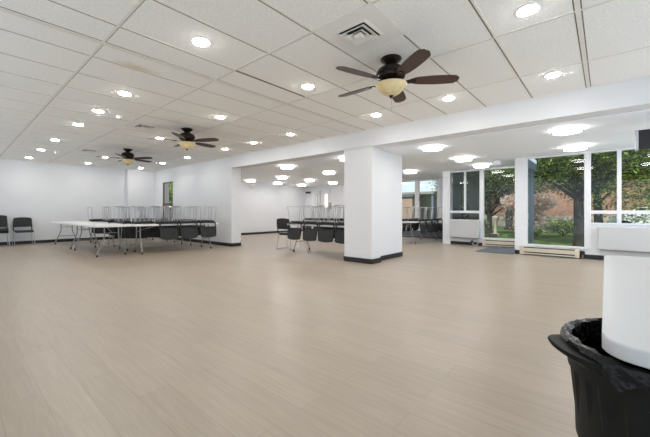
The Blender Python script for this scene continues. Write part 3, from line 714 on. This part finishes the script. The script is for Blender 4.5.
# curtain strip in the slim window
mb = MB()
def cur(u, v): return (XS+0.03 + 0.012*math.sin(u*22), wy1-0.12-0.40*u, wz0+0.03 + (wz1-wz0-0.08)*v), (1, 0, 0)
mb.grid(cur, 20, 2, 0.006); tag(mb.build('curtain', M['cloth'], smooth=True), 'narrow grey curtain at left of the slim window near the corner', 'curtain')

# ------------------------------------------------------------------ OUTSIDE
GZ = -0.13
tag(MB().box((11.0, -60, GZ-0.2), (90, 1.5, GZ)).box((11.2, 1.5, GZ-0.2), (90, 3.7, GZ)).box((13.1, 3.7, GZ-0.2), (90, 70, GZ)).box((5.2, 14.5, GZ-.2), (13.1, 70, GZ)).build('lawn', M['grass']), kind='stuff', label='green lawn outside the windows', cat='grass')
tag(MB().box((9.7, -40, GZ-0.1), (10.99, 1.41, GZ+0.02)).box((11.06, 1.7, GZ+.001), (12.2, 3.7, GZ+0.02)).build('concrete_path', M['conc']), 'pale concrete path outside along the window wall', 'path')

def leaves(mb_pts, n, rnd, size, name, m, parent):
    vs_ = []; fs = []
    for i in range(n):
        c, r = mb_pts[rnd.randrange(len(mb_pts))]
        d = Vector((rnd.gauss(0, 1), rnd.gauss(0, 1), rnd.gauss(0, 1))); d.normalize(); d *= r*rnd.uniform(0.35, 1.0)
        p = Vector(c) + Vector((d.x, d.y, d.z*0.75))
        a = Vector((rnd.gauss(0, 1), rnd.gauss(0, 1), rnd.gauss(0, 0.6))).normalized(); b = a.orthogonal().normalized()
        b = Matrix.Rotation(rnd.uniform(0, 6.28), 3, a) @ b
        if p.z < 0.12: continue
        s = size*rnd.uniform(0.6, 1.3); k = len(vs_)
        vs_ += [p - a*s, p + b*s*0.42, p + a*s, p - b*s*0.42]; fs.append((k, k+1, k+2, k+3))
    me = bpy.data.meshes.new(name); me.from_pydata([tuple(v) for v in vs_], [], fs); me.materials.append(m)
    o = bpy.data.objects.new(name, me); C.objects.link(o); o.parent = parent
    return o
def tree(x, y, h, tr, lean, label, leaf, nleaf, size, crown, seed, fork=1.5, nb=7, spread=3.0, low=1.0, rise=(0.35, 0.95), group='trees outside the windows', name='leafy_tree'):
    rnd = random.Random(seed)
    t = thing(name, label, 'tree', (x, y, GZ), group=group)
    mb = MB(); top = Vector((lean[0], lean[1], h))
    pts = [Vector((0, 0, 0.0)), Vector((lean[0]*.08, lean[1]*.08, 0.25)), Vector((lean[0]*0.2, lean[1]*0.2, fork)), Vector((lean[0]*0.5, lean[1]*.5, h*0.55)), top]
    mb.tube(pts, [tr*1.5, tr*1.08, tr*0.95, tr*0.6, tr*0.15], 12)
    tips = [(top, crown)]
    br = MB()
    for k in range(nb):
        a = 2*PI*k/nb + rnd.uniform(-.3, .3); f = rnd.uniform(0.0, 0.8)
        s = pts[2].lerp(pts[3], f); L = spread*rnd.uniform(0.7, 1.15)
        e = s + Vector((math.cos(a)*L, math.sin(a)*L, L*rnd.uniform(*rise)))
        m1 = s.lerp(e, 0.45) + Vector((rnd.uniform(-.2, .2), rnd.uniform(-.2, .2), 0.25))
        br.tube([s, m1, e], [tr*0.42, tr*0.28, tr*0.08], 7)
        tips += [(e, crown*0.8), (m1 + Vector((0, 0, .5)), crown*0.6)]
        for q in range(4):
            e2 = m1 + Vector((rnd.uniform(-1, 1)*L*.5, rnd.uniform(-1, 1)*L*.5, rnd.uniform(-0.3, 0.7)*L*.5))
            br.tube([m1, e2], [tr*0.18, tr*0.05], 5); tips.append((e2, crown*0.6*low))
    tk = mb.build('trunk', M['bark'], t, True); br.build('branches', M['bark'], tk, True)
    leaves([(tuple(c), r) for c, r in tips], nleaf, rnd, size, 'foliage', M[leaf], t)
    return t
tree(14.0, 0.62, 5.0, 0.15, (0.3, 0.2), 'big dark-trunked tree standing just outside the tall fixed window', 'leaf2', 30000, 0.048, 1.1, 11, fork=1.25, nb=13, spread=3.0, low=1.35, rise=(0.2, 0.9))
tree(16.6, -3.1, 5.0, 0.14, (0.2, 0.3), 'bright leafy tree outside the right-hand windows', 'leaf1', 38000, 0.055, 1.35, 5, fork=0.6, nb=13, spread=2.9, low=1.4, rise=(0.05, 0.8))
tree(18.4, 4.4, 4.6, 0.12, (0.2, 0.1), 'slim branching tree outside the glazed door', 'leaf3', 26000, 0.05, 1.1, 31, fork=0.8, nb=13, spread=2.5, low=1.4)
tree(21.5, 0.2, 6.5, 0.18, (0, 0.4), 'tall tree on the lawn far beyond the fixed window', 'leaf1', 26000, 0.065, 1.8, 41, fork=1.4, nb=12, spread=3.6, low=1.2, rise=(0.15, 0.8))
tree(20.5, -8.0, 7.0, 0.22, (0, 0), 'tall leafy tree far to the right beyond the lawn', 'leaf1', 24000, 0.085, 2.1, 51, fork=0.6, nb=13, spread=4.0, low=1.4, rise=(0.0, 0.7))
tree(24.0, 4.6, 7.0, 0.2, (0, 0), 'dense tree in front of the brick building, seen through the glazed door', 'leaf2', 20000, 0.08, 1.9, 81, fork=1.5, nb=10, spread=3.6, low=1.3)
tree(8.1, 17.6, 4.4, 0.14, (0, 0), 'leafy tree outside the slim window near the corner', 'leaf1', 6000, 0.10, 1.3, 71, fork=0.4, nb=8, spread=1.8, low=1.3)
def shrub(x, y, r, h, label, leaf, n, seed):
    rnd = random.Random(seed); t = thing('shrub', label, 'shrub', (x, y, GZ), group='shrubs on the lawn')
    mb = MB()
    pts = []
    for k in range(6):
        a = 2*PI*k/6; e = (math.cos(a)*r*0.6, math.sin(a)*r*0.6, h*0.7); mb.tube([(0, 0, 0), e], [0.025, 0.01], 5); pts.append((e, r*0.5))
    pts.append(((0, 0, h*0.6), r*0.7)); pts.append(((0, 0, h*0.3), r*0.8))
    mb.build('stems', M['bark'], t); leaves(pts, n, rnd, 0.07, 'foliage', M[leaf], t)
shrub(17.2, 2.55, 1.05, 2.3, 'tall shrub with pink-white sunlight put into its leaf colour, left in the tall fixed window', 'bloom_and_sun', 6000, 1)  # pink-white colour stands in for sun on leaves and brick
shrub(20.6, 6.4, 1.0, 2.0, 'pink-white flowering shrub beside the dark outside wall', 'bloom_and_sun', 4000, 2)
shrub(16.6, 4.45, 0.5, 0.9, 'low green shrub outside the glazed door', 'leaf3', 1200, 3)
shrub(19.5, 1.5, 0.8, 0.7, 'low leafy shrub on the lawn beside the big trunk', 'leaf1', 1100, 4)
shrub(16.2, 2.35, 0.45, 0.5, 'small bright shrub low at left in the tall fixed window', 'leaf1', 700, 5)
t = thing('ivy', 'added green ivy on the dark outside wall left of the recessed windows', 'ivy', (11.62, 3.58, GZ))  # added ivy, put here to bring green into the left pane
mb = MB()
for q in (-0.2, 0.0, 0.2): mb.tube([(q, 0, 0), (q*0.6, 0.01, 1.2), (q*1.3, 0, 2.1)], [0.02, 0.014, 0.006], 6)
mb.build('stems', M['bark'], t)
leaves([((random.uniform(-0.28, 0.28), -0.03, 0.3 + 0.1*q), 0.13) for q in range(19)], 2600, random.Random(9), 0.035, 'foliage', M['leaf3'], t)
# pale garden statue post outside glazed door
t = thing('garden_pedestal', 'pale stone garden pedestal outside the glazed door', 'pedestal', (17.6, 3.95, GZ))
MB().box((-0.2, -0.2, 0), (0.2, 0.2, 0.12), bev=0.02).build('plinth', M['stone'], t)
MB().lathe([(0.10, 0.12), (0.07, 0.2), (0.06, 0.6), (0.10, 0.72), (0.16, 0.9), (0.1, 0.95)], 18).build('urn', M['stone'], t, True)
# brick building beyond the lawn
t = thing('brick_building', 'warm brick building across the lawn behind the trees', 'building', (30, 3.0, GZ))
MB().box((0, -9, 0), (8, 7, 7.5)).build('wall', M['brick'], t)
MB().box((-0.12, -9.1, 0.55), (0.0, 7.1, 0.85)).build('stone_course', M['stone'], t)
MB().box((-0.08, -9.1, 0.0), (0.0, 7.1, 0.55)).build('plinth', M['stone'], t)
for k in range(4):
    y = -7.2 + k*4.0
    wf = MB().box((-0.06, y, 2.6), (0.0, y+1.5, 4.4)).build('window', M['brownw'], t)
    MB().box((-0.07, y+0.1, 2.7), (-0.06, y+1.4, 4.3)).build('pane', M['carglass'], wf)
MB().box((-0.5, -9.5, 7.5), (8.5, 7.5, 7.8)).build('roof', M['slate'], t)
# far side outbuilding seen past the pillar
t = thing('carport', 'pale flat-roofed carport outside the far windows', 'carport', (20.0, 9.0, GZ))
MB().box((-1.2, -1.6, 2.22), (3.5, 4.0, 2.36)).build('roof', M['grey_leg'], t)
for yy in (-1.45, 0.2, 1.9, 3.8): MB().box((-1.1, yy-0.06, 0), (-0.98, yy+0.06, 2.22)).build('post', M['slate'], t)
MB().box((3.2, -1.5, 0), (3.4, 3.9, 2.22)).build('back_wall', M['stone'], t)
t = thing('brown_shed', 'brown rendered shed outside the far windows', 'shed', (17.4, 8.15, GZ))
MB().box((-0.4, -0.25, 0), (0.8, 0.75, 2.0)).build('wall', M['brownw'], t)
MB().box((-0.5, -0.35, 2.0), (0.9, 0.85, 2.07)).build('roof', M['slate'], t)

def car(x, y, rz, m, label):
    t = thing('parked_car', label, 'car', (x, y, GZ), rz, 'parked cars beyond the lawn')
    prof = [(-2.1, .35), (-2.1, .8), (-1.9, .92), (-1.2, 1.0), (-0.7, 1.42), (0.75, 1.45), (1.4, 1.02), (2.05, .85), (2.15, .6), (2.15, .35)]
    mb = MB(); A = [mb.bm.verts.new((px_, -0.85, pz_)) for px_, pz_ in prof]; B = [mb.bm.verts.new((px_, 0.85, pz_)) for px_, pz_ in prof]
    mb.bm.faces.new(A); mb.bm.faces.new(list(reversed(B)))
    for j in range(len(prof)): k = (j+1) % len(prof); mb.bm.faces.new([A[j], B[j], B[k], A[k]])
    mb.build('body', m, t)
    for s in (-1, 1):
        mb = MB(); y_ = s*0.856
        mb.bm.faces.new([mb.bm.verts.new(p) for p in [(-0.95, y_, 1.02), (-0.62, y_, 1.36), (0.68, y_, 1.38), (1.15, y_, 1.04)]]); mb.build('side_window', M['carglass'], t)
        for xx in (-1.35, 1.35):
            mb = MB(); mb.tube([(xx, s*0.72, 0.33), (xx, s*0.88, 0.33)], 0.33, 18); wh = mb.build('wheel', M['cap'], t)
            mb = MB(); mb.tube([(xx, s*0.885, 0.33), (xx, s*0.89, 0.33)], 0.19, 12); mb.build('hubcap', M['silver'], wh)
    mb = MB(); mb.bm.faces.new([mb.bm.verts.new(p) for p in [(0.80, -0.72, 1.43), (0.80, 0.72, 1.43), (1.39, 0.72, 1.04), (1.39, -0.72, 1.04)]])
    bmesh.ops.translate(mb.bm, verts=mb.bm.verts, vec=(0.012, 0, 0.012)); mb.build('windscreen', M['carglass'], t)
car(27.0, -2.2, PI/2, M['car_w'], 'white car parked nearest the big tree, through the low panes')
car(27.0, -7.2, PI/2, M['car_r'], 'red car parked beyond the low right-hand panes')
car(27.2, -12.2, PI/2, M['car_b'], 'blue car parked farthest right beyond the low panes')
